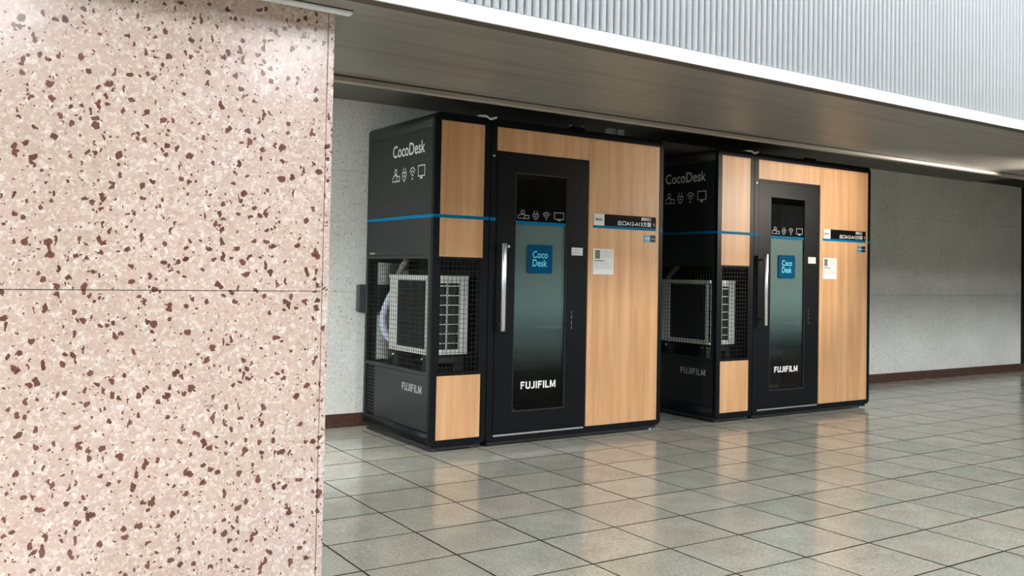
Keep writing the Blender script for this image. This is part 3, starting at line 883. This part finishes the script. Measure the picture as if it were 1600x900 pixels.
    text('plate_lettering', '\u51fa\u53e3A12-A13\u65b9\u9762', 1.480, 1.796, 1.466, 1.501, T3, M['white'], np_, bold=.008)
    text('plate_lettering', '\u2191', 1.816, 1.830, 1.466, 1.496, T3, M['white'], np_, bold=.01)
    # two-tone sticker
    s2 = O('two_tone_sticker', B(1.7345, 1.7900, -.0004, .0020, 1.3580, 1.4080), M['sky'])
    O('sticker_half', B(1.7901, 1.8430, -.0004, .0020, 1.3580, 1.4080), M['navy'], s2)
    bm = bmesh.new()
    T4 = Tb(-.0004)
    for k in range(4): ribbon(bm, [(1.742+k*.011, 1.383), (1.750+k*.011, 1.383)], .007, False, T4)
    for k in range(5): ribbon(bm, [(1.797+k*.009, 1.381), (1.803+k*.009, 1.381)], .004, False, T4)
    obj('sticker_print', bm, M['white'], s2)
    # notice sheet with a picture and lines of small print
    nt_ = O('notice_sheet', B(1.2635, 1.4480, -.0002, .0020, 1.1180, 1.2960), M['paper'])
    T5 = Tb(-.0002)
    bm = bmesh.new(); ribbon(bm, [(1.3025, 1.226), (1.3025, 1.286)], .044, False, T5); obj('picture', bm, M['picture'], nt_)
    bm = bmesh.new(); rr = random.Random(3)
    for z in (1.279, 1.270, 1.256, 1.246, 1.233):
        x = 1.342
        while x < 1.428:
            l = rr.uniform(.006, .018); ribbon(bm, [(x, z), (min(x+l, 1.432), z)], .0035, False, T5); x += l+rr.uniform(.003, .008)
    for z in (1.196, 1.188, 1.177, 1.168, 1.160):
        x = 1.276
        while x < 1.428:
            l = rr.uniform(.006, .018); ribbon(bm, [(x, z), (min(x+l, 1.432), z)], .0033, False, T5); x += l+rr.uniform(.003, .010)
    obj('small_print', bm, M['ink2'], nt_)['kind'] = 'stuff'
    bm = bmesh.new(); ribbon(bm, [(1.276, 1.212), (1.366, 1.212)], .006, False, T5); obj('heading_print', bm, M['ink'], nt_)
    bm = bmesh.new()
    for z, a, q in ((1.286, 1.085, 1.165), (1.275, 1.09, 1.15), (1.264, 1.085, 1.16), (1.254, 1.085, 1.168)): ribbon(bm, [(a, z), (q, z)], .003, False, Tb(.0048))
    obj('small_print', bm, M['ink2'], st)['kind'] = 'stuff'
    # roof fittings
    bm = bmesh.new(); box(bm, 1.08, 1.20, .03, .07, 2.1035, 2.128, bev=.004); br = O('roof_bracket', bm, M['frame'])
    for x in (1.086, 1.194):
        bm = bmesh.new(); lathe(bm, [(.008, 0), (.008, .012), (.004, .014)], 6, Matrix.Translation((x, .05, 2.128))); O('bolt', bm, M['steel'], br)
    # feet
    for x, y in ((.49, .09), (1.85, .05), (.49, .88), (1.85, .88)):
        bm = bmesh.new(); lathe(bm, [(.018, 0), (.018, .006), (.008, .010), (.007, .040)], 14, Matrix.Translation((x, y, 0))); O('foot', bm, M['steel'])
    # built-in desk and screen
    O('desk_top', B(1.25, 1.8825, .05, .92, .70, .725, bev=.002), M['desk'])
    bm = bmesh.new(); box(bm, 1.80, 1.83, .28, .70, .86, 1.14, bev=.004); box(bm, 1.80, 1.86, .46, .52, .725, .90); O('screen', bm, M['black'])
    return b
booth1 = make_booth()
tag(booth1, 'black and oak booth with glass door and white notice, nearer to the pink column', 'booth', 'work booths under the soffit')

# two pale junction boxes on the roof of the nearer booth
for n, (x0, x1, lab) in enumerate(((1.650, 1.708, 'left of two small pale boxes on the roof of the nearer booth'), (1.728, 1.794, 'right of two small pale boxes on the roof of the nearer booth'))):
    jb = empty('junction_box', ((x0+x1)/2, .33, CT+.0005), lab, 'box', 'junction boxes on the booth roof')
    hw = (x1-x0)/2
    obj('box_body', B(-hw, hw, -.03, .03, 0, .105, bev=.004), M['white'], jb)
    obj('box_lid', B(-hw+.004, hw-.004, -.033, -.0302, .006, .055, bev=.001), M['white'], jb)
    if n == 0: obj('cable_gland', B(-hw-.05, -hw-.001, -.02, .02, .004, .022, bev=.003), M['paper'], jb)

# ------------------------------------------------------------------ chair inside the booth
def make_chair():
    c = empty('swivel_chair', (.80, .42, .0735))
    bm = bmesh.new()
    for k in range(5):
        a = math.radians(90+72*k+14)
        p0 = Vector((0, 0, .075)); p1 = Vector((.24*math.cos(a), .24*math.sin(a), .052))
        tube(bm, [p0, p0.lerp(p1, .5), p1], .014, 10, rf=lambda i: 1-.18*i)
    obj('star_base', bm, M['steel'], c)
    for k in range(5):
        a = math.radians(90+72*k+14)
        bm = bmesh.new(); lathe(bm, [(.018, -.018), (.024, -.012), (.024, .012), (.018, .018)], 14, Matrix.Translation((.24*math.cos(a), .24*math.sin(a), .024)) @ Matrix.Rotation(a, 4, 'Z') @ Matrix.Rotation(math.pi/2, 4, 'X'))
        obj('caster', bm, M['rubber'], c)
    bm = bmesh.new(); lathe(bm, [(.025, .06), (.025, .22), (.015, .22), (.015, .38)], 14); obj('gas_post', bm, M['steel'], c)
    obj('seat', B(-.22, .22, -.22, .22, .38, .46, bev=.02), M['seat'], c)
    bm = bmesh.new(); vs = box(bm, -.24, -.20, -.20, .20, .56, .98, bev=.015); obj('backrest', bm, M['seat'], c)
    bm = bmesh.new(); tube(bm, spline([(-.12, 0, .39), (-.25, 0, .42), (-.265, 0, .55), (-.245, 0, .75)], 6), .014, 10); obj('back_bar', bm, M['steel'], c)
    return c
chair1 = make_chair()
tag(chair1, 'dark swivel chair with shiny star base behind the glass door of the nearer booth', 'chair', 'chairs inside the booths')

# ------------------------------------------------------------------ second set, further right
DX, DY = 2.4724, -.0112
for src, lab in ((cab1, 'shaded black cabinet with mesh window in the gap right of the nearer booth'),
                 (unit1, 'outdoor air-conditioning unit in deep shade behind the mesh of the far right cabinet'),
                 (booth1, 'black and oak booth with brightly lit oak header, farther right beyond the gap'),
                 (plate1, 'small white plate on top of the far right cabinet and booth'),
                 (chair1, 'dark swivel chair behind the glass door of the farther right booth')):
    c = copy_tree(src); c.location = src.location + Vector((DX, DY, 0)); c['label'] = lab
